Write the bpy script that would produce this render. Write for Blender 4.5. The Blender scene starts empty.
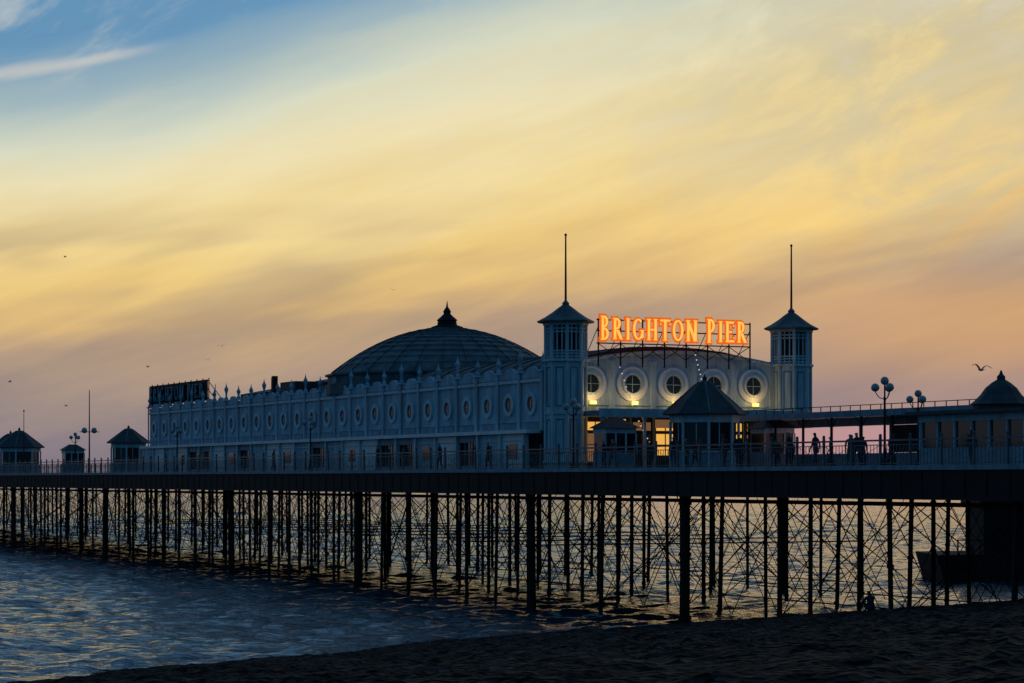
import bpy, math, random
import numpy as np
from mathutils import Vector, Matrix
random.seed(7); rng=np.random.default_rng(5)
sc=bpy.context.scene
sc.view_settings.view_transform='Standard'; sc.view_settings.look='None'; sc.view_settings.exposure=0
H=7.45; ANG=math.radians(24.86); P0=(8.4,122.4)
CA,SA=math.cos(ANG),math.sin(ANG)
def W(v,u,z=0): return (P0[0]+CA*v-SA*u, P0[1]+SA*v+CA*u, z)
PM=Matrix.Translation((P0[0],P0[1],0))@Matrix.Rotation(ANG,4,'Z')
DZ=8.0
def s2l(r,g,b):
    f=lambda c:(c/255/12.92) if c/255<=.04045 else ((c/255+.055)/1.055)**2.4
    return (f(r),f(g),f(b),1)
# ---------------------------------------------------------------- materials
def mat(name,col,rough=.7,var=.25,scale=1.5,bump=.0,metal=0,emit=None,estr=0,streak=False,col2=None):
    m=bpy.data.materials.new(name); m.use_nodes=True; nt=m.node_tree; N=nt.nodes; L=nt.links
    b=N['Principled BSDF']; b.inputs['Roughness'].default_value=rough; b.inputs['Metallic'].default_value=metal
    if rough>.4: b.inputs['Specular IOR Level'].default_value=.3
    tc=N.new('ShaderNodeTexCoord'); mp=N.new('ShaderNodeMapping'); L.new(tc.outputs['Object'],mp.inputs[0])
    if streak: mp.inputs['Scale'].default_value=(1.6,1.6,.25)
    no=N.new('ShaderNodeTexNoise'); no.inputs['Scale'].default_value=scale; no.inputs['Detail'].default_value=4; no.inputs['Roughness'].default_value=.65
    L.new(mp.outputs[0],no.inputs['Vector'])
    r=N.new('ShaderNodeValToRGB'); r.color_ramp.elements[0].position=.3; r.color_ramp.elements[1].position=.7
    c2=col2 or tuple(c*(1-var) for c in col)
    r.color_ramp.elements[0].color=(*c2,1); r.color_ramp.elements[1].color=(*[min(1,c*(1+var*.4)) for c in col],1)
    L.new(no.outputs[0],r.inputs[0]); L.new(r.outputs[0],b.inputs['Base Color'])
    if bump:
        bp=N.new('ShaderNodeBump'); bp.inputs['Strength'].default_value=bump; bp.inputs['Distance'].default_value=.03
        n2=N.new('ShaderNodeTexNoise'); n2.inputs['Scale'].default_value=scale*6; n2.inputs['Detail'].default_value=3
        L.new(tc.outputs['Object'],n2.inputs['Vector']); L.new(n2.outputs[0],bp.inputs['Height']); L.new(bp.outputs[0],b.inputs['Normal'])
    if emit:
        b.inputs['Emission Color'].default_value=(*emit,1); b.inputs['Emission Strength'].default_value=estr
    return m
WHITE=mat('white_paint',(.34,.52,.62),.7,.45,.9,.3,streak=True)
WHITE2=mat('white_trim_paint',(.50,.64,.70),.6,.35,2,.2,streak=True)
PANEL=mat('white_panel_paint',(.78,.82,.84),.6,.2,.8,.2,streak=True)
BLUEW=mat('pale_blue_paint',(.20,.31,.39),.7,.4,1.2,.3,streak=True)
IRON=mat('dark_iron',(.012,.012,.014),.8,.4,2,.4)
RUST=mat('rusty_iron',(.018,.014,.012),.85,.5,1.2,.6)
RAIL=mat('railing_paint',(.09,.12,.15),.5,.3,3)
LEAD=mat('lead_roof',(.11,.15,.17),.7,.6,.9,.4)
SLATE=mat('slate_roof',(.05,.06,.07),.7,.4,2,.5)
GLASS=mat('dark_window_glass',(.02,.025,.03),.12,.3,1)
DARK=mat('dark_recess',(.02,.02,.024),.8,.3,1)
DECK=mat('timber_planking',(.10,.09,.08),.8,.4,2,.5)
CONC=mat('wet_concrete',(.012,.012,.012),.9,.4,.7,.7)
WARM=mat('warm_interior_light',(.3,.2,.1),.6,.2,2,emit=(1,.50,.09),estr=.85)
WARMD=mat('dim_interior_light',(.3,.2,.1),.6,.5,2,emit=(.9,.45,.2),estr=.16)
PINK=mat('pink_lit_panel',(.4,.3,.32),.6,.3,1,emit=(.8,.45,.45),estr=.62)
BULB=mat('light_bulb',(.8,.7,.5),.4,.1,2,emit=(1,.62,.10),estr=2.2)
WBULB=mat('white_bulb',(.8,.8,.8),.4,.1,2,emit=(.8,.85,.9),estr=.7)
GLOBE=mat('lamp_globe_glass',(.35,.37,.38),.3,.2,4)
NEON=mat('sign_letter_yellow',(.8,.5,.1),.5,.05,2,emit=(1,.52,.085),estr=1.05)
NEONR=mat('sign_letter_orange_edge',(.6,.1,.03),.5,.05,2,emit=(.85,.15,.010),estr=.75)
SKIN=mat('skin',(.45,.28,.2),.6,.1,5); HAIR=mat('hair',(.03,.02,.015),.7,.3,10)
COAT=mat('dark_coat',(.03,.035,.05),.9,.3,6); TROUS=mat('dark_trousers',(.02,.02,.028),.9,.3,6)
COAT2=mat('red_brown_coat',(.12,.03,.03),.9,.3,6)
GULLM=mat('gull_feathers',(.35,.35,.35),.8,.4,6); GULLD=mat('gull_wing_tips',(.05,.05,.05),.8,.2,6)
# ---------------------------------------------------------------- builder
class B:
    def __init__(s): s.v=[]; s.f=[]; s.m=[]; s.mats=[]
    def mi(s,m):
        if m not in s.mats: s.mats.append(m)
        return s.mats.index(m)
    def add(s,vs,fs,m):
        o=len(s.v); s.v+= [tuple(p) for p in vs]; k=s.mi(m)
        for f in fs: s.f.append([i+o for i in f]); s.m.append(k)
    def box(s,x0,x1,y0,y1,z0,z1,m):
        s.add([(x0,y0,z0),(x1,y0,z0),(x1,y1,z0),(x0,y1,z0),(x0,y0,z1),(x1,y0,z1),(x1,y1,z1),(x0,y1,z1)],
          [(0,3,2,1),(4,5,6,7),(0,1,5,4),(1,2,6,5),(2,3,7,6),(3,0,4,7)],m)
    def tube(s,a,b,r0,r1,m,n=6):
        a=Vector(a);b=Vector(b);d=(b-a)
        if d.length<1e-6:return
        d.normalize(); up=Vector((0,0,1)) if abs(d.z)<.9 else Vector((1,0,0))
        e=d.cross(up).normalized(); g=d.cross(e)
        vs=[]
        for p,r in((a,r0),(b,r1)):
            for i in range(n):
                t=2*math.pi*i/n; vs.append(p+(e*math.cos(t)+g*math.sin(t))*r)
        fs=[(i,(i+1)%n,n+(i+1)%n,n+i) for i in range(n)]+[tuple(range(n-1,-1,-1)),tuple(range(n,2*n))]
        s.add(vs,fs,m)
    def lathe(s,cx,cy,prof,m,n=16,rot=0,sx=1,sy=1):
        vs=[];fs=[]
        for r,z in prof:
            for i in range(n):
                t=2*math.pi*i/n+rot; vs.append((cx+r*math.cos(t)*sx,cy+r*math.sin(t)*sy,z))
        for j in range(len(prof)-1):
            for i in range(n):
                fs.append((j*n+i,j*n+(i+1)%n,(j+1)*n+(i+1)%n,(j+1)*n+i))
        fs.append(tuple(range(n-1,-1,-1))); k=(len(prof)-1)*n; fs.append(tuple(range(k,k+n)))
        s.add(vs,fs,m)
    def ball(s,c,r,m,n=10):
        s.lathe(c[0],c[1],[(max(.001,r*math.sin(math.pi*j/8)),c[2]-r*math.cos(math.pi*j/8)) for j in range(9)],m,n)
    def disc(s,c,r0,r1,axis,th,m,n=20):
        vs=[];fs=[]
        for rr,dd in((r1,0),(r1,th),(r0,th),(r0,0)):
            for i in range(n):
                t=2*math.pi*i/n; a=rr*math.cos(t); b=rr*math.sin(t)
                vs.append((c[0]-dd,c[1]+a,c[2]+b) if axis=='x' else (c[0]+a,c[1]-dd,c[2]+b))
        for j in range(4):
            for i in range(n): fs.append((j*n+i,j*n+(i+1)%n,((j+1)%4)*n+(i+1)%n,((j+1)%4)*n+i))
        s.add(vs,fs,m)
    def make(s,name,parent=None,M=None,smooth=False):
        me=bpy.data.meshes.new(name); me.from_pydata(s.v,[],s.f); 
        for m in s.mats: me.materials.append(m)
        me.polygons.foreach_set('material_index',s.m)
        if smooth: me.polygons.foreach_set('use_smooth',[True]*len(s.f))
        me.update(); o=bpy.data.objects.new(name,me); sc.collection.objects.link(o)
        if parent: o.parent=parent
        elif M is not None: o.matrix_world=M
        return o
def empty(name,M=PM):
    o=bpy.data.objects.new(name,None); sc.collection.objects.link(o); o.matrix_world=M; o.empty_display_size=.5; return o
# ---------------------------------------------------------------- beach & sea
n_=np.array([.768,-.640])
def dist(x,y): return (x-8.5)*n_[0]+(y-122)*n_[1]
def bh(x,y):
    d=dist(x,y)+1.2*np.sin((x*.64+y*.768)*.09)+.5*np.sin((x*.64+y*.768)*.31+1)
    a=.093*d; k=.8; b=5.85
    h=-k*np.log(np.exp(-np.clip(a,-12,30)/k)+np.exp(-b/k))
    return np.maximum(h,-9)
def axis(lo,hi,step,far0,far1,g=1.25,g2=None):
    c=list(np.arange(lo,hi+1e-6,step)); s=step;x=hi
    while x<far1: s*=(g2 or g);x+=s;c.append(x)
    s=step;x=lo;p=[]
    while x>far0: s*=g;x-=s;p.append(x)
    return np.array(p[::-1]+c)
def grid(name,xs,ys,fz,m,smooth=True):
    X,Y=np.meshgrid(xs,ys); Z=fz(X,Y); nx,ny=len(xs),len(ys)
    co=np.stack([X,Y,Z],-1).reshape(-1,3).astype(np.float32)
    i=np.arange(nx*ny).reshape(ny,nx); q=np.stack([i[:-1,:-1],i[:-1,1:],i[1:,1:],i[1:,:-1]],-1).reshape(-1,4)
    me=bpy.data.meshes.new(name); me.vertices.add(len(co)); me.vertices.foreach_set('co',co.ravel())
    me.loops.add(q.size); me.loops.foreach_set('vertex_index',q.ravel().astype(np.int32))
    me.polygons.add(len(q)); me.polygons.foreach_set('loop_start',np.arange(0,q.size,4,dtype=np.int32))
    me.polygons.foreach_set('use_smooth',[smooth]*len(q)); me.update(calc_edges=True); me.validate()
    me.materials.append(m); o=bpy.data.objects.new(name,me); sc.collection.objects.link(o); return o
# shingle
sm=bpy.data.materials.new('shingle_beach'); sm.use_nodes=True; nt=sm.node_tree;N=nt.nodes;L=nt.links;b=N['Principled BSDF']
tc=N.new('ShaderNodeTexCoord'); vo=N.new('ShaderNodeTexVoronoi'); vo.inputs['Scale'].default_value=5; L.new(tc.outputs['Object'],vo.inputs['Vector'])
v2=N.new('ShaderNodeTexVoronoi'); v2.inputs['Scale'].default_value=2.1; L.new(tc.outputs['Object'],v2.inputs['Vector'])
no=N.new('ShaderNodeTexNoise'); no.inputs['Scale'].default_value=.9; no.inputs['Detail'].default_value=6; no.inputs['Roughness'].default_value=.75; L.new(tc.outputs['Object'],no.inputs['Vector'])
def rmp(sock,p0,c0,p1,c1):
    r=N.new('ShaderNodeValToRGB'); e=r.color_ramp.elements; e[0].position=p0;e[1].position=p1;e[0].color=(*c0,1);e[1].color=(*c1,1); L.new(sock,r.inputs[0]); return r.outputs[0]
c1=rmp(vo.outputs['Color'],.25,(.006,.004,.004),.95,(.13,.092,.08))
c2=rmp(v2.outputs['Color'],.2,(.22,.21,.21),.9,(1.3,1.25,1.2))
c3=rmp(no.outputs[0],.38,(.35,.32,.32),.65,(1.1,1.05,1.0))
def mul(a,b_):
    m=N.new('ShaderNodeMix'); m.data_type='RGBA'; m.blend_type='MULTIPLY'; m.inputs[0].default_value=1; L.new(a,m.inputs[6]); L.new(b_,m.inputs[7]); return m.outputs[2]
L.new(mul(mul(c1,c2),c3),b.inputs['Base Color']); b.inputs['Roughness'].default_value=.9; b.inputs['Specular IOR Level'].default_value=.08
bp=N.new('ShaderNodeBump'); bp.inputs['Strength'].default_value=1; bp.inputs['Distance'].default_value=.12; L.new(vo.outputs['Distance'],bp.inputs['Height']); L.new(bp.outputs[0],b.inputs['Normal'])
def bz(X,Y):
    z=bh(X,Y); near=np.exp(-((X/80)**2+((Y-60)/90)**2))
    t=np.zeros_like(X)
    for i in range(24):
        a=rng.uniform(0,math.pi); k=2*math.pi/rng.uniform(.8,7); t+=np.sin(k*(X*math.cos(a)+Y*math.sin(a))+rng.uniform(0,6))*.012
    return z+(t+rng.normal(0,.034,X.shape))*near
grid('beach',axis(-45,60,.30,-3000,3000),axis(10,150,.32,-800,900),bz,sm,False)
# sea
se=bpy.data.materials.new('sea_water'); se.use_nodes=True; nt=se.node_tree;N=nt.nodes;L=nt.links;b=N['Principled BSDF']
b.inputs['IOR'].default_value=1.33
tc=N.new('ShaderNodeTexCoord'); mp=N.new('ShaderNodeMapping'); mp.inputs['Rotation'].default_value=(0,0,-math.radians(35)); mp.inputs['Scale'].default_value=(.5,1,1)
L.new(tc.outputs['Object'],mp.inputs[0]); a=N.new('ShaderNodeTexNoise'); a.inputs['Scale'].default_value=2.0; a.inputs['Detail'].default_value=4; a.inputs['Roughness'].default_value=.6
L.new(mp.outputs[0],a.inputs['Vector']); bp=N.new('ShaderNodeBump'); bp.inputs['Strength'].default_value=1; bp.inputs['Distance'].default_value=.34
L.new(a.outputs[0],bp.inputs['Height']); L.new(bp.outputs[0],b.inputs['Normal'])
# broken surf: foam streaks lying along the breaking wave lines close to the shore
def nm(op,a_,b_=0.0):
    n=N.new('ShaderNodeMath'); n.operation=op
    for v_,s_ in((a_,n.inputs[0]),(b_,n.inputs[1])):
        if isinstance(v_,(int,float)): s_.default_value=v_
        else: L.new(v_,s_)
    return n.outputs[0]
def mr(v_,a0,a1,o0=0,o1=1):
    n=N.new('ShaderNodeMapRange'); n.interpolation_type='SMOOTHSTEP'; L.new(v_,n.inputs[0]); n.inputs[1].default_value=a0;n.inputs[2].default_value=a1;n.inputs[3].default_value=o0;n.inputs[4].default_value=o1; return n.outputs[0]
sp=N.new('ShaderNodeSeparateXYZ'); L.new(tc.outputs['Object'],sp.inputs[0])
dd=nm('ADD',nm('MULTIPLY',nm('SUBTRACT',sp.outputs[0],8.5),.768),nm('MULTIPLY',nm('SUBTRACT',sp.outputs[1],122),-.640))
w1=N.new('ShaderNodeTexNoise'); w1.inputs['Scale'].default_value=.09; w1.inputs['Detail'].default_value=3; L.new(tc.outputs['Object'],w1.inputs['Vector'])
w2=N.new('ShaderNodeTexNoise'); w2.inputs['Scale'].default_value=1.1; w2.inputs['Detail'].default_value=5; w2.inputs['Roughness'].default_value=.75; L.new(tc.outputs['Object'],w2.inputs['Vector'])
w3=N.new('ShaderNodeTexNoise'); w3.inputs['Scale'].default_value=.13; w3.inputs['Detail'].default_value=2; L.new(tc.outputs['Object'],w3.inputs['Vector'])
ph=nm('SINE',nm('ADD',nm('MULTIPLY',dd,.62),nm('MULTIPLY',w1.outputs[0],16)))
fm=nm('MULTIPLY',nm('MULTIPLY',mr(ph,.72,.97),mr(w2.outputs[0],.44,.60)),nm('MULTIPLY',mr(dd,-30,-6),mr(w3.outputs[0],.42,.56)))
fm=nm('MULTIPLY',fm,.8)
cm=N.new('ShaderNodeMix'); cm.data_type='RGBA'; L.new(fm,cm.inputs[0]); cm.inputs[6].default_value=(.008,.034,.052,1); cm.inputs[7].default_value=(.62,.66,.68,1); L.new(cm.outputs[2],b.inputs['Base Color'])
L.new(nm('ADD',.07,nm('MULTIPLY',fm,.7)),b.inputs['Roughness'])
comps=[]
for i in range(50):
    lam=1.2*(8/1.2)**(rng.random()**1.3); th=math.radians(-50)+rng.normal(0,.75); comps.append((2*math.pi/lam,th,lam*.0052*rng.uniform(.6,1.4),rng.uniform(0,6.28)))
far=[]
for i in range(14):
    lam=12*(40/12)**rng.random(); th=math.radians(-70)+rng.normal(0,.6); far.append((2*math.pi/lam,th,lam*.0035,rng.uniform(0,6.28)))
def sz(X,Y):
    z=np.zeros_like(X)
    for k,th,a,p in comps: 
        q=k*(X*math.cos(th)+Y*math.sin(th))+p; z+=a*(np.sin(q)+.25*np.sin(2*q+.6))
    d=np.hypot(X,Y-150); z*=np.clip(3.2-d/160,0.0,1)
    z2=np.zeros_like(X)
    for k,th,a,p in far: z2+=a*np.sin(k*(X*math.cos(th)+Y*math.sin(th))+p)
    return z+z2*np.clip((d-60)/200,0,1)*np.clip(2-d/1500,0,1)
grid('sea',axis(-95,75,.40,-9000,9000,1.12),axis(75,330,.40,30,14000,1.25,1.012),sz,se)
# ---------------------------------------------------------------- pier
pier=empty('pier')
U0,U1,VW=-112,260,24.0
d=B()
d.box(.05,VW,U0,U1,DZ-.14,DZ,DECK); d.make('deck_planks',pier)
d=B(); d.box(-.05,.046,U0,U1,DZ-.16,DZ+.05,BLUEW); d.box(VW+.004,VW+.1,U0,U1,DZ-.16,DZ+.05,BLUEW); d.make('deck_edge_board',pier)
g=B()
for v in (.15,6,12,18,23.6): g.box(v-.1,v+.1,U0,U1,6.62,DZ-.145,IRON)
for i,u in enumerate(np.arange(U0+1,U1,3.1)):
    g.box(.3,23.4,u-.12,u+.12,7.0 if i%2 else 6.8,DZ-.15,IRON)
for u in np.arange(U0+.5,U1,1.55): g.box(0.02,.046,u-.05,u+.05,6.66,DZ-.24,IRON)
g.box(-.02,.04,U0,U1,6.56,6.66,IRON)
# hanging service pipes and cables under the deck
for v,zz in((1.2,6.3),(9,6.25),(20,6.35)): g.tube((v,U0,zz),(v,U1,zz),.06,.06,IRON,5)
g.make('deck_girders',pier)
p=B(); br=B(); BS=9.25
us=[k*BS for k in range(-11,28)]
thick=[0,2,5,8,12,16,20]
for k,u in enumerate(us):
    kk=k-11
    palace= 16<u<115
    rows=[.5,6.2,12,17.8,23.2] if palace else [.5,8,15.7,23.2]
    rowi=[.5,6.2,12,23.2] if palace else ([.5,23.2] if u>100 else [8])
    gz=[float(min(bh(np.array(W(v,u)[0]),np.array(W(v,u)[1])),2))-1.5 for v in rows]
    for v,zb in zip(rows,gz):
        zb=min(zb,5.5); r=.12
        if v<1 and kk in thick: r=.26
        lx,ly=random.uniform(-.2,.2),random.uniform(-.2,.2)
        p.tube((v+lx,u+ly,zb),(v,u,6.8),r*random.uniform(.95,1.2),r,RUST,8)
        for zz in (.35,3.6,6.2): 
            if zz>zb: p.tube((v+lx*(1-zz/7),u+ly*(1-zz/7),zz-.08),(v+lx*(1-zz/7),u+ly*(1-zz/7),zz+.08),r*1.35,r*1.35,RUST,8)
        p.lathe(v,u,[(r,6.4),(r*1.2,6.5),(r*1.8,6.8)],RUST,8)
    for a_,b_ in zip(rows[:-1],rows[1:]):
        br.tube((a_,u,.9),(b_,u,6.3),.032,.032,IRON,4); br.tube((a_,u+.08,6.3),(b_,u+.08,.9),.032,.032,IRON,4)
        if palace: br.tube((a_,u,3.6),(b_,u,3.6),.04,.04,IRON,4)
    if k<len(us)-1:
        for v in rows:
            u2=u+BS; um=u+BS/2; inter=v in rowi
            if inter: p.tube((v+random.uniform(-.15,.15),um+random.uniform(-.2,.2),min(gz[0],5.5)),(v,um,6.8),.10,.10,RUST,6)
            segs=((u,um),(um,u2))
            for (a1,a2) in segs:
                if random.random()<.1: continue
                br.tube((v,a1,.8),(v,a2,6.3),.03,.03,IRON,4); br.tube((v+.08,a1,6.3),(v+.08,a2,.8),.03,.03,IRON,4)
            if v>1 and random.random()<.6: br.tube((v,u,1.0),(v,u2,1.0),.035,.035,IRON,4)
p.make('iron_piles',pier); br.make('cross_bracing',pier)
# railing
r=B()
for vv,uu0,uu1 in ((.12,-60,260),(23.8,-60,260)):
    for zz,t in ((1.15,.04),(.95,.02),(.14,.02)): r.box(vv-t,vv+t,uu0,uu1,DZ+zz-t,DZ+zz+t,RAIL)
    for i,u in enumerate(np.arange(uu0,uu1,2.3125)):
        r.box(vv-.05,vv+.05,u-.05,u+.05,DZ+.052,DZ+1.3,RAIL); r.ball((vv,u,DZ+1.36),.08,RAIL,6)
        if vv<1:
            for j in range(1,9):
                w=u+j*.257; r.box(vv-.012,vv+.012,w-.013,w+.013,DZ+.05,DZ+.93,RAIL)
            r.tube((vv,u,DZ+.14),(vv,u+2.3,DZ+.95),.012,.012,RAIL,4); r.tube((vv,u,DZ+.95),(vv,u+2.3,DZ+.14),.012,.012,RAIL,4)
r.make('railing',None,PM)
# ---------------------------------------------------------------- arcade building
bl=empty('seaside_arcade_building')
wl=B(); tr=B(); gl=B(); rf=B()
UA,UB=22.0,105.0; V0,V1=3.0,21.0; NB=26; bw=(UB-UA)/NB
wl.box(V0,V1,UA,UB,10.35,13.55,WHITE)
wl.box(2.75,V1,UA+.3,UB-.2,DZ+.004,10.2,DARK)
rf.box(V0+.25,V1-.25,UA+.2,UB-.2,13.553,13.7,SLATE)
tr.box(2.05,V0+.05,UA+.4,UB,10.2,10.42,PANEL)
tr.box(V0-.12,V0-.003,UA,UB,13.3,13.48,WHITE2); tr.box(V0-.07,V0-.003,UA,UB,10.9,11.0,WHITE)
tr.box(V0-.05,V0+.18,UA,UB,13.56,13.85,WHITE)
for i in range(NB+1):
    u=UA+i*bw
    tr.box(V0-.16,V0-.123,u-.16,u+.16,10.43,13.9,WHITE); tr.box(V0-.26,V0+.22,u-.22,u+.22,13.9,14.0,WHITE2)
    big=(i%3==1)
    h=.3 if big else 0
    tr.lathe(V0-.02,u,[(.17,14.0),(.17,14.15),(.08,14.25),(.08,14.35+h*.5),(.17,14.5+h),(.18,14.6+h),(.08,14.78+h),(.03,14.95+h),(.01,15.1+h)],WHITE,8)
    if i<NB:
        c=u+bw/2
        tr.disc((V0-.003,c,12.0),.46,.72,'x',.12,WHITE2); gl.disc((V0-.003,c,12.0),.001,.458,'x',.03,GLASS)
        for a in (0,math.pi/2): gl.tube((V0-.06,c-.44*math.cos(a),12.0-.44*math.sin(a)),(V0-.06,c+.44*math.cos(a),12.0+.44*math.sin(a)),.02,.02,WHITE,4)
        n=10; vs=[];
        for k in range(n+1):
            t=math.pi*k/n; vs.append((V0-.03,c+.75*math.cos(t),13.853+.4*math.sin(t)))
        vs2=[(x+.18,y,z) for x,y,z in vs]; fs=[tuple(range(n+1)),tuple(range(2*n+1,n,-1))]+[(k,k+1,n+2+k,n+1+k) for k in range(n)]
        tr.add(vs+vs2,fs,WHITE)
        tr.box(V0-.04,V0-.003,c-.9,c+.9,10.5,10.85,BLUEW)
u=UA+1.2; k=0
seq=['w','w','o','w','w','o','o','w','w','w','o','w','w']
while u<UB-3.3:
    typ=seq[k%len(seq)]; w=3.4
    tr.box(2.2,2.5,u-.14,u+.14,DZ+.004,10.19,WHITE2)
    if typ=='w':
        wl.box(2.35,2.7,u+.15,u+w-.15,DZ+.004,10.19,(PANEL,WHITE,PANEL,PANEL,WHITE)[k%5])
        tr.box(2.30,2.347,u+.4,u+w-.4,8.35,8.42,WHITE2); tr.box(2.30,2.347,u+.4,u+w-.4,9.75,9.82,WHITE2)
        if k%4==0: gl.box(2.31,2.346,u+1.1,u+w-1.1,8.7,9.6,GLASS)
    else:
        wl.box(2.35,2.7,u+.15,u+w-.15,9.75,10.19,BLUEW); wl.box(2.4,2.7,u+.15,u+w-.15,DZ+.004,8.3,BLUEW)
        for j in range(1,4): tr.box(2.5,2.56,u+j*w/4-.03,u+j*w/4+.03,8.3,9.74,BLUEW)
        gl.box(2.62,2.68,u+.15,u+w-.15,8.3,9.74,GLASS)
    u+=w;k+=1
tr.box(2.2,2.5,UB-3.2,UB-.2,DZ+.004,10.19,WHITE)
# dome
DU,DV=57.2,11.9
rf.lathe(DV,DU,[(9.3,13.6),(9.3,14.4),(8.9,14.5),(8.9,15.0),(9.1,15.05),(9.1,15.2)],LEAD,16)
NR=11;R=8.7;zb=15.2;hh=3.45
def dz(r): return zb+hh*(1-(r/R)**2.0)
prof=[]
for j in range(NR+1):
    rr=R-(R-.9)*j/NR
    prof.append((rr,dz(rr)+.0)); 
    if 0<j<NR: prof.append((rr-.05,dz(rr)+.16))
rf.lathe(DV,DU,prof,LEAD,28)
for i in range(28):
    t=2*math.pi*i/28; pr=None
    for j in range(0,NR+1):
        rr=R-(R-.9)*j/NR; q=(DV+rr*math.cos(t),DU+rr*math.sin(t),dz(rr)+.09)
        if pr: rf.tube(pr,q,.04,.04,SLATE,4)
        pr=q
rf.lathe(DV,DU,[(1.25,18.4),(1.2,18.8),(.75,18.95),(.7,19.25),(.8,19.3),(.45,19.6),(.25,19.8),(.3,19.95),(.22,20.1),(.08,20.3),(.02,20.75)],IRON,12)
def barrel(v0,v1,u0,u1,z0,z1,m,n=12):
    vs=[];
    for uu in(u0,u1):
        for k in range(n+1):
            t=math.pi*k/n; vs.append(((v0+v1)/2-(v1-v0)/2*math.cos(t),uu,z0+(z1-z0)*math.sin(t)))
    fs=[(k,k+1,n+2+k,n+1+k) for k in range(n)]+[tuple(range(n,-1,-1)),tuple(range(n+1,2*n+2))]
    rf.add(vs,fs,m)
barrel(4.3,19.6,22.6,47,13.7,15.6,SLATE)
for uu in np.arange(24,47,2.2): 
    pr=None
    for k in range(13):
        t=math.pi*k/12; q=(11.95-7.66*math.cos(t),uu,13.72+1.92*math.sin(t))
        if pr: rf.tube(pr,q,.05,.05,LEAD,4)
        pr=q
rf.box(6,18,69,88,13.7,14.6,BLUEW); rf.add([(5.7,68.7,14.6),(18.3,68.7,14.6),(18.3,88.3,14.6),(5.7,88.3,14.6),(12,74,15.9),(12,83,15.9)],[(0,1,4),(1,2,5,4),(2,3,5),(3,0,4,5),(3,2,1,0)],SLATE)
rf.box(5.1,5.5,77,77.4,13.7,15.8,DARK); rf.box(4.3,7,69.5,73,13.703,15.1,SLATE)
for uu in (64,80,95): rf.tube((6,uu,13.7),(6,uu,15.8),.05,.03,IRON,5)
rf.box(5.5,16,90,104,13.704,14.2,SLATE)
# front facade
FU=UA-.004; mv=[5.9,8.72,11.54,14.36,17.18]
n=16; vs=[]
for k in range(n+1):
    v=5.2+(18.7-5.2)*k/n; t=(v-11.95)/6.75; vs.append((v,FU-.5,14.55+.65*(1-t*t)))
top=[(x,y+.4,z) for x,y,z in vs]
bot=[(x,y,11.55) for x,y,z in vs]; bot2=[(x,y+.4,11.55) for x,y,z in vs]
A=vs+top+bot+bot2; m_=n+1; fs=[]
for k in range(n):
    fs+=[(k,k+1,m_+k+1,m_+k),(2*m_+k,2*m_+k+1,k+1,k),(m_+k,m_+k+1,3*m_+k+1,3*m_+k)]
wl.add(A,fs,WHITE2)
for k in range(n):
    a_=vs[k];b_=vs[k+1]; tr.tube((a_[0],a_[1]-.05,a_[2]),(b_[0],b_[1]-.05,b_[2]),.12,.12,WHITE2,6)
FY=FU-.503
for v in mv:
    tr.disc((v,FY,13.2),.66,1.05,'y',.10,PANEL,28); tr.disc((v,FY,13.2),.56,.7,'y',.2,WHITE2,28); gl.disc((v,FY,13.2),.001,.558,'y',.03,GLASS,28)
    gl.tube((v-.55,FY-.06,13.2),(v+.55,FY-.06,13.2),.022,.022,WHITE,4); gl.tube((v,FY-.06,12.65),(v,FY-.06,13.75),.022,.022,WHITE,4)
for v in [5.4]+[(a+b)/2 for a,b in zip(mv[:-1],mv[1:])]+[18.5]:
    tr.box(v-.16,v+.16,FY-.16,FY,11.56,14.75,WHITE2); tr.box(v-.24,v+.24,FY-.22,FY,14.45,14.6,WHITE2)
tr.box(5.2,18.7,FY-.1,FY-.003,11.9,12.0,WHITE2)
tr.box(4.9,18.9,18.2,FY-.005,11.2,11.5,BLUEW); tr.box(4.8,19,18.05,18.196,11.1,11.6,WHITE)
for v in (5.2,8,10.9,13.2,16,18.6):
    tr.tube((v,18.5,DZ),(v,18.5,11.2),.11,.09,WHITE2,8); tr.lathe(v,18.5,[(.09,10.8),(.12,10.95),(.25,11.2)],WHITE2,8)
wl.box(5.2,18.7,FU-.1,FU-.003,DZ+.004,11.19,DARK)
for i,v in enumerate(np.arange(5.6,18.4,1.6)):
    tr.box(v-.08,v+.08,FU-.2,FU-.103,DZ+.004,11.19,BLUEW)
    mm=[WARMD,GLASS,GLASS,WARM,WARMD,GLASS,WARM,WARMD][i%8]
    gl.box(v+.2,v+1.4,FU-.15,FU-.104,8.9 if mm is WARM else 8.5,10.2,mm); gl.box(v+.2,v+1.4,FU-.15,FU-.104,10.4,10.9,WARMD if i%3 else WARM)
    tr.box(v+.77,v+.83,FU-.19,FU-.152,8.5,10.9,BLUEW); tr.box(v+.2,v+1.4,FU-.19,FU-.152,9.5,9.56,BLUEW)
    if i%2==0:
        gl.box(v+.2,v+1.4,19.0,19.04,10.5,11.0,[WARM,WARMD,WARM,GLASS][i//2%4])
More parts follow.
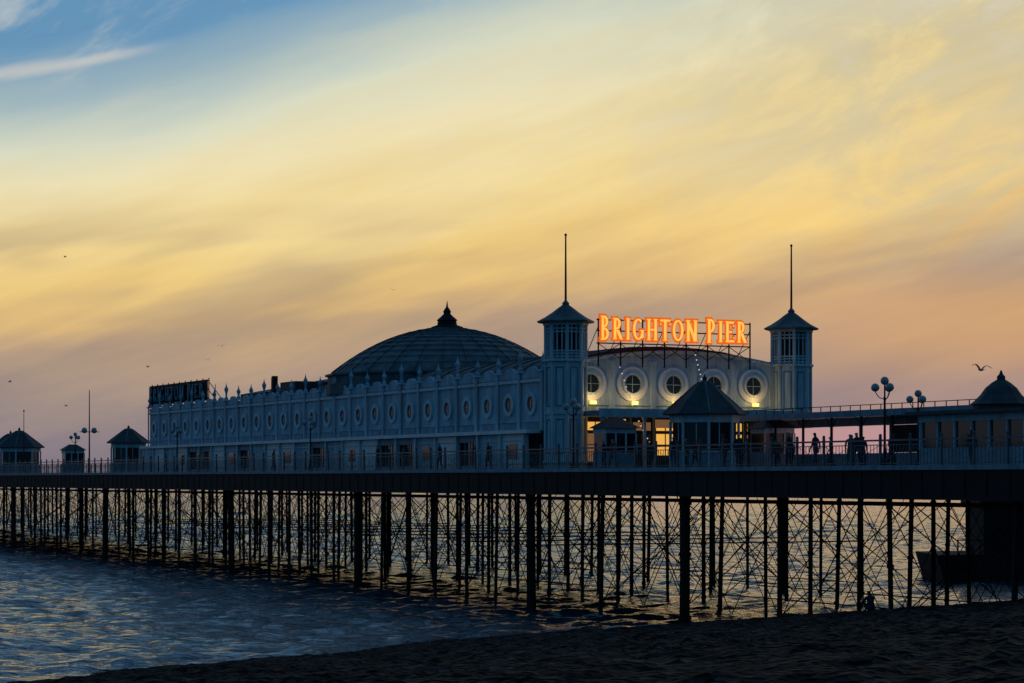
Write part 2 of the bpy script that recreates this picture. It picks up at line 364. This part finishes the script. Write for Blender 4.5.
# towers (octagonal)
q8=math.pi/8
for tv in (4.1,19.8):
    tu=21.2; r_=1.2; c8=math.cos(q8)
    wl.lathe(tv,tu,[(r_,DZ+.005),(r_,14.5)],WHITE2,8,q8)
    wl.lathe(tv,tu,[(r_*.72,14.6),(r_*.72,16.6)],DARK,8,q8)
    for i in range(8):
        t=q8+i*math.pi/4; cx,cy=tv+r_*math.cos(t),tu+r_*math.sin(t)
        tr.tube((cx,cy,DZ),(cx,cy,16.7),.11,.11,WHITE2,6)
        t2=t+q8*2; dx,dy=tv+r_*math.cos(t2),tu+r_*math.sin(t2)
        for k in(1,2):
            ex,ey=cx+(dx-cx)*k/3,cy+(dy-cy)*k/3; tr.tube((ex,ey,14.6),(ex,ey,16.6),.05,.05,WHITE2,4)
        for z in(14.72,14.9,15.06,16.2,16.4): tr.tube((cx,cy,z),(dx,dy,z),.05,.05,WHITE2,4)
        tm=t+q8; ox,oy=math.cos(tm)*.03,math.sin(tm)*.03
        for z0,z1 in((9.0,11.0),(11.8,14.1)):
            a_=(cx+(dx-cx)*.25+ox,cy+(dy-cy)*.25+oy); b_=(cx+(dx-cx)*.75+ox,cy+(dy-cy)*.75+oy)
            for (s0,s1) in (((*a_,z0),(*a_,z1)),((*b_,z0),(*b_,z1)),((*a_,z0),(*b_,z0)),((*a_,z1),(*b_,z1))): tr.tube(s0,s1,.035,.035,BLUEW,4)
    for z,e in((8.4,.16),(11.3,.1),(14.45,.2),(16.6,.16)): tr.lathe(tv,tu,[(r_+e,z),(r_+e,z+.15)],WHITE2,8,q8)
    rf.lathe(tv,tu,[(1.68,16.76),(1.72,16.86),(1.25,17.1),(.8,17.4),(.48,17.65),(.2,17.85),(.22,17.95),(.08,18.1),(.06,18.25)],LEAD,8,q8)
    rf.tube((tv,tu,18.0),(tv,tu,22.0),.07,.045,IRON,6); rf.ball((tv,tu,22.03),.09,IRON,6)
wl.make('walls',bl); tr.make('columns_and_trim',bl); gl.make('windows',bl); rf.make('roofs_and_dome',bl)
lm=B()
for i,v in enumerate(mv):
    lm.box(v-.16,v+.16,FY-.5,FY-.25,11.95,12.14,BULB)
    lm.box(v-.03,v+.03,FY-.25,FY-.1,12.0,12.05,IRON)
    ld=bpy.data.lights.new('uplight','POINT'); ld.energy=20 if i in(0,1,4) else 13; ld.color=(1,.60,.22); ld.shadow_soft_size=.15
    lo=bpy.data.objects.new('uplight',ld); sc.collection.objects.link(lo); lo.parent=bl; lo.location=(v,FY-.85,12.4)
lm.make('uplight_fittings',bl)
for v,u,e,c in((7.0,19.6,16,(1,.5,.16)),(12.3,19.5,12,(1,.55,.25))):
    ld=bpy.data.lights.new('canopy_light','POINT'); ld.energy=e; ld.color=c; ld.shadow_soft_size=.15
    lo=bpy.data.objects.new('canopy_light',ld); sc.collection.objects.link(lo); lo.parent=bl; lo.location=(v,u,10.9)
# ---------------------------------------------------------------- signs
def letter(ch):
    R=[];A=[];Ln=[];w=.2
    def stem(x,z0=0,z1=1,s0=True,s1=True):
        R.append((x,z0,x+w,z1))
        if s0: R.append((x-.08,0,x+w+.08,.09))
        if s1: R.append((x-.08,.91,x+w+.08,1))
    if ch=='B': stem(.1); A+= [(.3,.745,.27,.255,-90,90),(.3,.27,.32,.27,-90,90)]; wd=.74
    elif ch=='P': stem(.1); A+= [(.3,.71,.3,.29,-90,90)]; wd=.72
    elif ch=='R': stem(.1); A+= [(.3,.72,.29,.28,-90,90)]; Ln+= [(.38,.44,.62,.04)]; R.append((.52,0,.78,.09)); wd=.8
    elif ch=='I': stem(.1); wd=.4
    elif ch=='H': stem(.1); stem(.55); R.append((.3,.42,.55,.57)); wd=.85
    elif ch=='N': stem(.1,0,1,True,True); stem(.6); Ln+= [(.18,.93,.68,.07)]; wd=.9
    elif ch=='T': stem(.28,0,1,True,False); R+= [(.02,.84,.74,1),(.02,.68,.1,.84),(.66,.68,.74,.84)]; wd=.76
    elif ch=='E': stem(.1); R+= [(.3,.84,.66,1),(.3,0,.68,.16),(.3,.43,.52,.57),(.58,.7,.66,.84),(.6,.16,.68,.3)]; wd=.74
    elif ch=='O': A+= [(.42,.5,.38,.5,0,360)]; wd=.84
    elif ch=='G': A+= [(.42,.5,.38,.5,50,350)]; R+= [(.6,.08,.78,.46),(.5,.4,.84,.5)]; wd=.86
    else: wd=.4
    return R,A,Ln,wd
def sign(b,f,h,L_,mf,me,g0=.045,g1=-.03):
    txt='BRIGHTON PIER'; tot=0
    for c in txt: tot+=letter(c)[3]+.08
    sx=L_/(tot); x=0; cnt=0
    for idx,c in enumerate(txt):
        R,A,Ln,wd=letter(c); big=1.13 if idx in(0,9) else 1.0
        for layer,(gr,dep,m) in enumerate(((g0,0,me),(g1,.09,mf))):
            def P(px,pz,dd): return f((x+px)*sx,(pz*big-(big-1)*.35)*h,dd)
            def quad(pts):
                nonlocal cnt; cnt+=1; e=dep+.0015*(cnt%12)
                fr=[P(a,z,e) for a,z in pts]; bk=[P(a,z,e-.07) for a,z in pts]
                b.add(fr+bk,[(0,1,2,3),(7,6,5,4),(0,4,5,1),(1,5,6,2),(2,6,7,3),(3,7,4,0)],m)
            for x0,z0,x1,z1 in R: quad([(x0-gr,z0-gr),(x1+gr,z0-gr),(x1+gr,z1+gr),(x0-gr,z1+gr)])
            for cx,cz,rx,rz,a0,a1 in A:
                n=14 if a1-a0<200 else 26
                wv=.19+gr; wh=.13+gr
                for k in range(n):
                    q=[]
                    for t,o in((k/n,1),((k+1)/n,1),((k+1)/n,0),(k/n,0)):
                        t=math.radians(a0+(a1-a0)*t)
                        ex,ez=(rx+gr,rz+gr) if o else (rx-wv,rz-wh)
                        q.append((cx+ex*math.cos(t),cz+ez*math.sin(t)))
                    quad(q)
            for x0,z0,x1,z1 in Ln:
                ww=.11+gr; quad([(x0-ww,z0),(x1-ww,z1),(x1+ww,z1),(x0+ww,z0)])
        x+=wd+.08
sg=empty('illuminated_sign'); b=B(); SU=20.6
sign(b,lambda x,z,dd:(6.05+x,SU-dd,15.80+z),1.36,10.3,NEON,NEONR,.055,-.035); b.make('letters',sg)
b=B()
for z in(15.6,16.35,17.0): b.box(5.95,16.5,SU+.12,SU+.2,z-.035,z+.035,IRON)
for v in np.arange(6.1,16.8,1.5):
    b.box(v-.035,v+.035,SU+.2,SU+.27,14.2,17.1,IRON); b.tube((v,SU+.25,16.6),(v,SU+2.2,14.6),.03,.03,IRON,4)
for v in np.arange(6.1,15.2,1.5): b.tube((v,SU+.3,14.7),(v+1.5,SU+.3,15.6),.025,.025,IRON,4); b.tube((v+1.5,SU+.3,14.7),(v,SU+.3,15.6),.025,.025,IRON,4)
b.make('scaffold_frame',sg)
sg2=empty('rooftop_sign'); b=B()
sign(b,lambda x,z,dd:(3.3-dd,106.2-x,14.42+z),1.28,16.6,BLUEW,IRON,.03,-.03); b.make('letters',sg2)
b=B()
b.box(3.42,3.48,89.2,106.6,14.15,15.95,DARK)
for z in(14.25,15.85): b.box(3.5,3.58,89,106.8,z-.04,z+.04,IRON)
for u in np.arange(89.4,106.5,1.7): b.box(3.59,3.66,u-.04,u+.04,13.7,16.1,IRON); b.tube((3.6,u,15.8),(5.2,u,13.8),.035,.035,IRON,4)
b.make('frame',sg2)
# ---------------------------------------------------------------- kiosks
def kiosk(v,u,r,zeave,zap,name='octagonal_kiosk',warm=False,zbase=DZ):
    e=empty(name); w=B(); q=math.pi/8
    w.lathe(v,u,[(r,zbase+.004),(r,zbase+1.0)],BLUEW,8,q); w.lathe(v,u,[(r*.93,zbase+1.0),(r*.93,zeave-.45)],GLASS if not warm else WARMD,8,q)
    w.lathe(v,u,[(r+.03,zeave-.45),(r+.03,zeave)],WHITE2,8,q); w.lathe(v,u,[(r+.06,zbase+.95),(r+.06,zbase+1.05)],WHITE2,8,q)
    for i in range(8):
        t=q+i*math.pi/4; w.tube((v+r*math.cos(t),u+r*math.sin(t),zbase),(v+r*math.cos(t),u+r*math.sin(t),zeave-.4),.08,.08,WHITE2,6)
        t2=t+math.pi/8; rr=r*.93*math.cos(math.pi/8)+.02; w.tube((v+rr*math.cos(t2),u+rr*math.sin(t2),zbase+1.05),(v+rr*math.cos(t2),u+rr*math.sin(t2),zeave-.45),.035,.035,WHITE2,4)
    w.make('walls_and_windows',e)
    k=B(); h=zap-zeave; R=r+.42
    pf=[(R,zeave-.02),(R+.03,zeave+.05),(R*.8,zeave+.22*h),(R*.62,zeave+.38*h),(R*.45,zeave+.53*h),(R*.29,zeave+.68*h),(R*.13,zeave+.80*h),(.1,zeave+.84*h),(.16,zeave+.89*h),(.06,zeave+.94*h),(.01,zap)]
    k.lathe(v,u,pf,SLATE,8,q)
    for i in range(8):
        t=q+i*math.pi/4
        for a_,b_ in zip(pf[1:6],pf[2:7]): k.tube((v+a_[0]*math.cos(t),u+a_[0]*math.sin(t),a_[1]),(v+b_[0]*math.cos(t),u+b_[0]*math.sin(t),b_[1]),.05,.05,LEAD,4)
    k.make('roof',e); return e
kiosk(8.4,12,1.95,11.1,13.45)
kiosk(4.9,164,2.4,11.0,13.4); kiosk(6.5,124.5,1.7,11.0,12.8); kiosk(6,173,2.4,10.9,13.2); kiosk(9,113,2.1,10.9,12.9)
e=empty('cupola_pavilion'); w=B()
w.box(8.2,13.6,-18,-9.6,DZ+.004,DZ+.95,BLUEW); w.box(8.3,13.5,-17.9,-9.7,DZ+.952,10.4,GLASS); w.box(8.15,13.65,-18.05,-9.55,10.2,10.55,WHITE); w.box(7.7,14.1,-18.5,-9.1,10.552,10.72,SLATE)
for uu in np.arange(-18,-9.5,1.38): w.box(8.2,8.32,uu-.07,uu+.07,DZ+.9,10.2,WHITE); w.box(13.48,13.6,uu-.07,uu+.07,DZ+.9,10.2,WHITE)
for vv in np.arange(8.25,13.7,1.3): w.box(vv-.07,vv+.07,-18,-17.88,DZ+.9,10.2,WHITE); w.box(vv-.07,vv+.07,-9.72,-9.6,DZ+.9,10.2,WHITE)
w.lathe(11,-12.4,[(1.35,10.72),(1.35,11.0),(1.5,11.05),(1.3,11.2),(1.0,11.5),(.75,11.85),(.45,12.1),(.2,12.25),(.2,12.4),(.1,12.5),(.03,12.7)],SLATE,12)
w.make('structure',e)
e=empty('promenade_shelter'); w=B()
w.box(13.0,17.0,-70,18,11.0,11.14,SLATE); w.box(12.9,12.996,-70,18,10.85,11.2,BLUEW); w.box(13.2,16.9,-70,18,10.9,10.997,WHITE)
for i,u in enumerate(np.arange(-69,18,3.0)):
    for v in(13.1,16.8): w.tube((v,u,DZ),(v,u,10.9),.08,.07,IRON,8)
    w.tube((13.1,u,10.3),(13.1,u+.6,10.85),.03,.03,IRON,4); w.tube((13.1,u,10.3),(13.1,u-.6,10.85),.03,.03,IRON,4)
    w.box(15.0,15.06,u+.1,u+2.9,DZ+.9,10.4,PINK if 2<u<13 else GLASS)
    w.box(14.97,15.09,u+.04,u+2.96,DZ+.004,DZ+.88,BLUEW); w.box(14.96,15.1,u+2.9,u+3.1,DZ+.004,10.9,BLUEW)
    w.box(15.0,15.06,u+.1,u+2.9,10.42,10.88,BLUEW)
for u in np.arange(-70,18,1.0): w.box(13.0,13.04,u-.02,u+.02,11.14,11.45,IRON)
w.box(12.98,13.06,-70,18,11.45,11.49,IRON)
w.make('structure',e)
def booth(v,u,name='ticket_booth'):
    w=B(); w.box(v-1,v+1,u-.8,u+.8,DZ+.004,DZ+1,BLUEW); w.box(v-.95,v+.95,u-.75,u+.75,DZ+1.002,DZ+2.1,GLASS); w.box(v-1,v+1,u-.8,u+.8,DZ+2.102,DZ+2.4,WHITE2)
    w.add([(v-1.2,u-1,DZ+2.402),(v+1.2,u-1,DZ+2.402),(v+1.2,u+1,DZ+2.402),(v-1.2,u+1,DZ+2.402),(v-.4,u,DZ+3),(v+.4,u,DZ+3)],[(0,1,5,4),(1,2,5),(2,3,4,5),(3,0,4),(3,2,1,0)],SLATE)
    for a in(-1,-.33,.33,1): w.box(v+a-.05,v+a+.05,u-.83,u-.78,DZ+.9,DZ+2.1,WHITE2)
    w.make(name,None,PM)
booth(5.0,16.6); booth(13.5,13); booth(3.6,135)
# ---------------------------------------------------------------- lamps
def lamp(v,u,h=3.65,name='street_lamp'):
    w=B(); z=DZ
    w.lathe(v,u,[(.16,z),(.16,z+.3),(.1,z+.4),(.06,z+.9),(.05,z+h-.7),(.08,z+h-.65),(.04,z+h-.6),(.035,z+h+.1)],IRON,8)
    for k in range(3):
        t=k*2*math.pi/3+.5; dx,dy=math.cos(t),math.sin(t); pr=None
        for s_ in range(6):
            q=s_/5; p_=(v+dx*.42*q,u+dy*.42*q,z+h-.55+.25*q*q-.1*math.sin(math.pi*q))
            if pr: w.tube(pr,p_,.022,.022,IRON,5)
            pr=p_
        w.ball((v+dx*.42,u+dy*.42,z+h-.12),.19,GLOBE,10)
    w.ball((v,u,z+h+.18),.19,GLOBE,10)
    w.make(name,None,PM)
for v,u in((1,-17.4),(11.5,-4.7),(1,13.9),(1,57),(1,90),(1,124),(20,-20),(1,-45)): lamp(v,u)
w=B(); w.tube((4,130,DZ),(4,130,16.4),.09,.04,IRON,6)
w.tube((3,130,12.2),(5,130,12.2),.04,.04,IRON,4)
for a in(3.5,4.5): w.ball((a,130,12.35),.3,GLOBE,8)
w.make('flagpole',None,PM)
w=B(); w.tube((4,158,DZ),(4,158,15),.07,.03,IRON,6); w.ball((4,158,15.05),.1,IRON,6); w.make('flagpole',None,PM)
w=B()
for (a,b_) in (((8.3,17.9,9.2),(7.6,20.9,14.2)),((12.5,17.9,11.6),(12.5,20.4,15.0))):
    for k in range(17):
        t=k/16; p_=[a[i]+(b_[i]-a[i])*t for i in range(3)]; p_[2]-=.5*math.sin(math.pi*t); w.ball(p_,.04,WBULB,5)
        if k: w.tube(pr,p_,.012,.012,IRON,3)
        pr=p_
w.make('string_lights',None,PM)
# ---------------------------------------------------------------- concrete landing block
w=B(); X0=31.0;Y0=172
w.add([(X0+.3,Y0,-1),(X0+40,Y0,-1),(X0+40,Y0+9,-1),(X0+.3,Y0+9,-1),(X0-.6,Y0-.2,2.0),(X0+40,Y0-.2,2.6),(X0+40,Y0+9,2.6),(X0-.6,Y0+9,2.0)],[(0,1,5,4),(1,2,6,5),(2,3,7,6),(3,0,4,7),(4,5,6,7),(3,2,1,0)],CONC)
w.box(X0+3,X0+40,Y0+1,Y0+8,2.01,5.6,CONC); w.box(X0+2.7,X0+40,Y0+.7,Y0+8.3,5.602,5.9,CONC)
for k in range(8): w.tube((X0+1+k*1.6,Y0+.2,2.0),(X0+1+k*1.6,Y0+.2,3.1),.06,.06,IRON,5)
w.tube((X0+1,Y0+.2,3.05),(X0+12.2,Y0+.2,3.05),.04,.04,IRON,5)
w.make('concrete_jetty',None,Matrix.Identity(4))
# ---------------------------------------------------------------- people
def person(loc,rot,pose='stand',coat=COAT,scale=1.0,name='person',seed=0):
    rd=random.Random(seed); V=[];E=[];Rr=[]
    def a(p,r,par=None):
        V.append(p);Rr.append(r)
        if par is not None: E.append((par,len(V)-1))
        return len(V)-1
    if pose=='stand':
        hz=.92; pel=a((0,0,hz),.15); ch=a((0,.02,1.22),.155,a((0,0,1.06),.135,pel)); up=a((0,.01,1.40),.12,ch); nk=a((0,.02,1.5),.055,up); hd=a((0,.05,1.6),.085,nk); a((0,.05,1.70),.08,hd)
        st=rd.uniform(.02,.2)
        for s in(-1,1):
            hp=a((s*.1,0,.86),.095,pel); kn=a((s*.11,.03+s*st*.5,.48),.062,hp); an=a((s*.11,-.02+s*st,.08),.042,kn); a((s*.12,.14+s*st,.04),.04,an)
            sh=a((s*.18,.01,1.38),.065,up); el=a((s*.24,-.03-s*st*.3,1.10),.048,sh); a((s*.22,.08-s*st*.6,.86),.034,el)
        hands=[((s*.22,.08-s*st*.6,.86),(0,.15,-1)) for s in(-1,1)]; face=(0,.05,1.64)
    else:
        pel=a((0,0,.14),.16); m1=a((0,.05,.32),.15,pel); ch=a((0,.12,.50),.155,m1); up=a((0,.17,.64),.12,ch); nk=a((0,.2,.73),.055,up); hd=a((0,.24,.82),.088,nk); a((0,.24,.91),.08,hd)
        for s in(-1,1):
            hp=a((s*.11,.06,.13),.1,pel); kn=a((s*.16,.48,.46),.066,hp); an=a((s*.13,.66,.08),.045,kn); a((s*.14,.82,.04),.04,an)
            sh=a((s*.19,.16,.61),.066,up); el=a((s*.26,.34,.42),.048,sh); a((s*.08,.52,.44),.034,el)
        hands=[((s*.08,.52,.44),(-s*.8,.3,-.1)) for s in(-1,1)]; face=(0,.24,.86)
    me=bpy.data.meshes.new('b'); me.from_pydata(V,E,[]); o=bpy.data.objects.new('b',me); sc.collection.objects.link(o)
    md=o.modifiers.new('s','SKIN'); md.use_smooth_shade=True
    for i,sv in enumerate(me.skin_vertices[0].data): sv.radius=(Rr[i],Rr[i]*(.8 if Rr[i]>.11 else 1)); sv.use_root=(i==0)
    o.modifiers.new('ss','SUBSURF').levels=1
    dg=bpy.context.evaluated_depsgraph_get(); em=bpy.data.meshes.new_from_object(o.evaluated_get(dg)); bpy.data.objects.remove(o)
    w=B(); w.v=[tuple(v.co) for v in em.vertices]
    for m in(coat,TROUS,SKIN,HAIR): w.mi(m)
    for p_ in em.polygons:
        c=p_.center; w.f.append(list(p_.vertices)); hh=face[2]
        if c.z>hh-.17 and abs(c.x)<.13 and abs(c.y-face[1])<.16: mi=3 if (c.z>hh+.05 or c.y<face[1]-.01) else 2
        elif pose=='stand': mi=1 if c.z<.82 and abs(c.x)<.21 else 0
        else: mi=1 if (c.y>.2 and c.z<.56 and abs(c.x)>.09) and not(c.z>.5) else 0
        w.m.append(mi)
    fy=face[1]+.085
    w.tube((0,fy-.01,face[2]+.01),(0,fy+.02,face[2]-.03),.01,.014,SKIN,5)
    for s in(-1,1): w.ball((s*.032,fy-.004,face[2]+.01),.012,HAIR,6); w.ball((s*.085,face[1],face[2]-.01),.022,SKIN,6)
    for hp,dr in hands:
        dr=Vector(dr).normalized(); hp=Vector(hp); side=dr.cross(Vector((1,0,0)) if abs(dr.x)<.5 else Vector((0,0,1))).normalized()
        w.tube(hp,hp+dr*.09,.03,.036,SKIN,6)
        for k in range(4):
            s0=hp+dr*.085+side*(.03-.02*k); s1=s0+dr*(.035); L2=[.035,.045,.04,.028][k]; nrm=dr.cross(side); w.tube(s0,s1,.01,.009,SKIN,5); w.tube(s1,s1+dr*L2+nrm*.015,.009,.007,SKIN,5)
        w.tube(hp+dr*.02+side*.03,hp+dr*.07+side*.065,.012,.009,SKIN,5)
    M=Matrix.Translation(loc)@Matrix.Rotation(rot,4,'Z')@Matrix.Scale(scale,4)
    return w.make(name,None,M,True)
sx,sy=15.0,100.0
person((sx,sy,float(bh(np.array(sx),np.array(sy)))-.02),math.radians(25),'sit',COAT,1.0)
k=0
for v,u,rt,ct in((4.5,7,1.2,COAT),(5.2,7.4,-1.9,COAT2),(10.5,6,.3,COAT),(3,-6,1.5,COAT),(8.5,-3,2.6,COAT2),(9,-6,-1.5,COAT),(2.4,-22,0,COAT),(10.5,16.5,2,COAT),(1.4,34,1.6,COAT),(1.3,66,-1.5,COAT),(1.5,95,1.6,COAT2),(12,10,.3,COAT),(11.6,9.2,2,COAT2),
    (1.2,10.5,1.5,COAT),(1.3,9.6,1.8,COAT2),(6.0,14,.2,COAT),(1.2,2.5,-.2,COAT),(2.2,-1,.1,COAT),(2.8,-1.4,3,COAT),(11.8,4,1,COAT),(12.2,1.5,-1,COAT),(1.4,-11,.4,COAT),(5,-9,2,COAT),(1.2,26,1.3,COAT),(1.5,45,1.6,COAT),(7,5.5,0,COAT),(10,13.5,2.9,COAT)):
    k+=1; person(W(v,u,DZ+.002),rt+ANG,'stand',ct,random.uniform(.93,1.06),seed=k)
# ---------------------------------------------------------------- gulls
def gull(loc,rot,flap=.3,bank=0,sc_=1.0):
    w=B(); secs=[(-.30,.012,0),(-.22,.04,0),(-.08,.075,0),(.06,.08,.0),(.16,.055,.02),(.21,.045,.035),(.26,.04,.035),(.295,.015,.03),(.35,.004,.02)]
    n=8;vs=[];fs=[]
    for y,r_,dz in secs:
        for i in range(n): t=2*math.pi*i/n; vs.append((r_*math.cos(t),y,dz+r_*.85*math.sin(t)))
    for j in range(len(secs)-1):
        for i in range(n): fs.append((j*n+i,j*n+(i+1)%n,(j+1)*n+(i+1)%n,(j+1)*n+i))
    w.add(vs,fs,GULLM)
    w.add([(-.02,-.26,.0),(.02,-.26,.0),(.09,-.42,0),(-.09,-.42,0)],[(0,1,2,3)],GULLM)
    for s in(-1,1):
        st=[(.05,.12,-.08,.02),(.22,.15,-.07,.02+flap*.35),(.36,.15,-.03,.02+flap*.5),(.52,.06,-.06,.02+flap*.42),(.68,-.06,-.12,.02+flap*.25)]
        A=[];
        for x,yf,yb,z in st: A+= [(s*x,yf,z),(s*x,(yf+yb)/2,z+.02),(s*x,yb,z)]
        F=[]
        for j in range(4):
            for q in range(2): F.append((j*3+q,j*3+q+1,(j+1)*3+q+1,(j+1)*3+q))
        w.add(A,F[:6],GULLM); w.add(A,F[6:],GULLD)
    w.make('gull',None,Matrix.Translation(loc)@Matrix.Rotation(rot,4,'Z')@Matrix.Rotation(bank,4,'Y')@Matrix.Scale(sc_,4),True)
def at(px,py,Y): return ((px-512)/2400*Y,Y,H+(479-py)/2400*Y)
gull(at(981,370,135),.4,.55,.1)
for i,(px,py,Y) in enumerate(((222,346,420),(148,367,480),(10,382,450),(393,290,520),(65,257,520),(66,406,500),(208,360,500))):
    gull(at(px,py,Y),i*1.1,.4,.2*(i%3-1),1.1)
# ---------------------------------------------------------------- world
wd=bpy.data.worlds.new('World'); sc.world=wd; wd.use_nodes=True; nt=wd.node_tree;N=nt.nodes;L=nt.links
bg=N['Background']
def val(x,sock):
    if isinstance(x,(int,float)): sock.default_value=x
    else: L.new(x,sock)
def M_(op,a,b=0,c=0,clamp=False):
    n=N.new('ShaderNodeMath'); n.operation=op; n.use_clamp=clamp; val(a,n.inputs[0]); val(b,n.inputs[1]); 
    return n.outputs[0]
def SS(x,a,b,o0=0,o1=1):
    n=N.new('ShaderNodeMapRange'); n.interpolation_type='SMOOTHSTEP'; val(x,n.inputs[0]); n.inputs[1].default_value=a; n.inputs[2].default_value=b; n.inputs[3].default_value=o0; n.inputs[4].default_value=o1; return n.outputs[0]
def ramp(x,st):
    n=N.new('ShaderNodeValToRGB'); cr=n.color_ramp
    while len(cr.elements)<len(st): cr.elements.new(.5)
    for e_,(p_,c_) in zip(cr.elements,st): e_.position=p_; e_.color=c_
    val(x,n.inputs[0]); return n.outputs[0]
def mix(f,a,b,bt='MIX'):
    n=N.new('ShaderNodeMix'); n.data_type='RGBA'; n.blend_type=bt; n.clamp_factor=True; val(f,n.inputs[0])
    for x,s_ in((a,n.inputs[6]),(b,n.inputs[7])):
        if isinstance(x,tuple): s_.default_value=x
        else: L.new(x,s_)
    return n.outputs[2]
tc=N.new('ShaderNodeTexCoord'); sp=N.new('ShaderNodeSeparateXYZ'); L.new(tc.outputs['Generated'],sp.inputs[0])
x,y,z=sp.outputs
az=M_('ARCTAN2',x,y); el=M_('ARCSINE',z)
p=M_('DIVIDE',az,.2); q=M_('DIVIDE',el,.2)
def noise(sa,sb,th,scale,det,off=0,rough=.55,dist=0):
    c,s=math.cos(th),math.sin(th)
    al=M_('MULTIPLY',M_('ADD',M_('MULTIPLY',p,c),M_('MULTIPLY',q,s)),sa)
    ac=M_('MULTIPLY',M_('SUBTRACT',M_('MULTIPLY',q,c),M_('MULTIPLY',p,s)),sb)
    cb=N.new('ShaderNodeCombineXYZ'); L.new(al,cb.inputs[0]); L.new(ac,cb.inputs[1]); cb.inputs[2].default_value=off
    n=N.new('ShaderNodeTexNoise'); n.inputs['Scale'].default_value=scale; n.inputs['Detail'].default_value=det; n.inputs['Roughness'].default_value=rough; n.inputs['Distortion'].default_value=dist
    L.new(cb.outputs[0],n.inputs['Vector']); return n.outputs[0]
n1=noise(.8,3.0,math.radians(19),1.0,3,3.1,.5)
n2=noise(1.4,9,math.radians(17),1.0,4,7.7,.6)
n3=noise(1.0,6,math.radians(9),1.0,3,11.3,.55)
n4=noise(2.2,5,math.radians(24),1.2,5,1.3,.65,.5)
pc=M_('MINIMUM',M_('MAXIMUM',p,-1.7),1.7)
qt=M_('SUBTRACT',q,M_('MULTIPLY',M_('MULTIPLY',pc,.27),M_('MINIMUM',q,1.6)))
qq=M_('ADD',qt,M_('MULTIPLY',M_('SUBTRACT',n1,.5),.28)); qq=M_('ADD',qq,M_('MULTIPLY',M_('SUBTRACT',n2,.5),.18))
t=M_('DIVIDE',qq,2.0)
K=479*2.0
st=[(0,(126,120,134)),(50,(134,126,136)),(100,(152,138,134)),(150,(182,156,132)),(190,(215,180,124)),(235,(236,203,130)),(300,(239,216,154)),(370,(232,221,180)),(420,(212,216,194)),(475,(160,184,192)),(545,(98,148,186)),(720,(84,138,180)),(957,(74,124,170))]
front=ramp(t,[(a/K,s2l(*c)) for a,c in st])
mk=M_('MULTIPLY',SS(n3,.48,.64),M_('MULTIPLY',SS(q,.15,.35),SS(q,.62,.42)))
front=mix(M_('MULTIPLY',mk,.55),front,s2l(158,140,126))
mk=M_('MULTIPLY',M_('MULTIPLY',SS(p,-.1,.9),SS(q,.35,.6)),SS(n4,.3,.6))
front=mix(M_('MULTIPLY',mk,.6),front,s2l(184,184,164))
mk=M_('MULTIPLY',SS(p,.1,1.0),M_('MULTIPLY',SS(q,.16,.30),SS(q,.46,.34)))
front=mix(M_('MULTIPLY',mk,.5),front,s2l(218,166,104))
mk=M_('MULTIPLY',SS(n4,.5,.75),SS(q,.5,.9))
front=mix(M_('MULTIPLY',mk,.45),front,s2l(218,214,200))
ln=M_('ABSOLUTE',M_('ADD',M_('SUBTRACT',q,M_('ADD',.81,M_('MULTIPLY',M_('ADD',p,1.069),.207))),M_('MULTIPLY',M_('SUBTRACT',n2,.5),.05)))
mk=M_('MULTIPLY',M_('MULTIPLY',SS(ln,.022,.0),SS(p,-.68,-.85)),SS(q,.3,.6))
front=mix(M_('MULTIPLY',mk,.6),front,s2l(210,206,198))
front=mix(1.0,front,ramp(n2,[(.3,(.92,.92,.93,1)),(.7,(1.05,1.04,1.02,1))]),'MULTIPLY')
back=ramp(M_('DIVIDE',M_('ADD',z,.1),1.1),[(0,(.012,.045,.085,1)),(.12,(.022,.088,.165,1)),(.5,(.020,.096,.20,1)),(1,(.026,.10,.20,1))])
f=SS(y,.15,.85); 
col=mix(f,back,front)
col=mix(SS(z,.45,.9),col,(.03,.105,.205,1))
sk=N.new('ShaderNodeTexSky'); sk.sky_type='NISHITA'; sk.sun_disc=False; sk.sun_elevation=math.radians(1.5); sk.sun_rotation=math.radians(14)
col=mix(.004,col,sk.outputs[0],'ADD')
L.new(col,bg.inputs[0]); bg.inputs[1].default_value=1.0
sd=bpy.data.lights.new('sun','SUN'); sd.energy=.05; sd.angle=math.radians(24); sd.color=(1,.62,.32)
so=bpy.data.objects.new('sun',sd); sc.collection.objects.link(so)
dirv=Vector((math.sin(math.radians(14)),math.cos(math.radians(14)),math.tan(math.radians(2.5))))
so.rotation_euler=dirv.to_track_quat('Z','Y').to_euler()
# ---------------------------------------------------------------- camera
cd=bpy.data.cameras.new('camera'); cd.sensor_width=36; cd.lens=2400/1024*36; cd.shift_y=(479-341.5)/1024; cd.clip_end=30000; cd.clip_start=.1
co=bpy.data.objects.new('camera',cd); sc.collection.objects.link(co); co.location=(0,0,H); co.rotation_euler=(math.pi/2,0,0); sc.camera=co
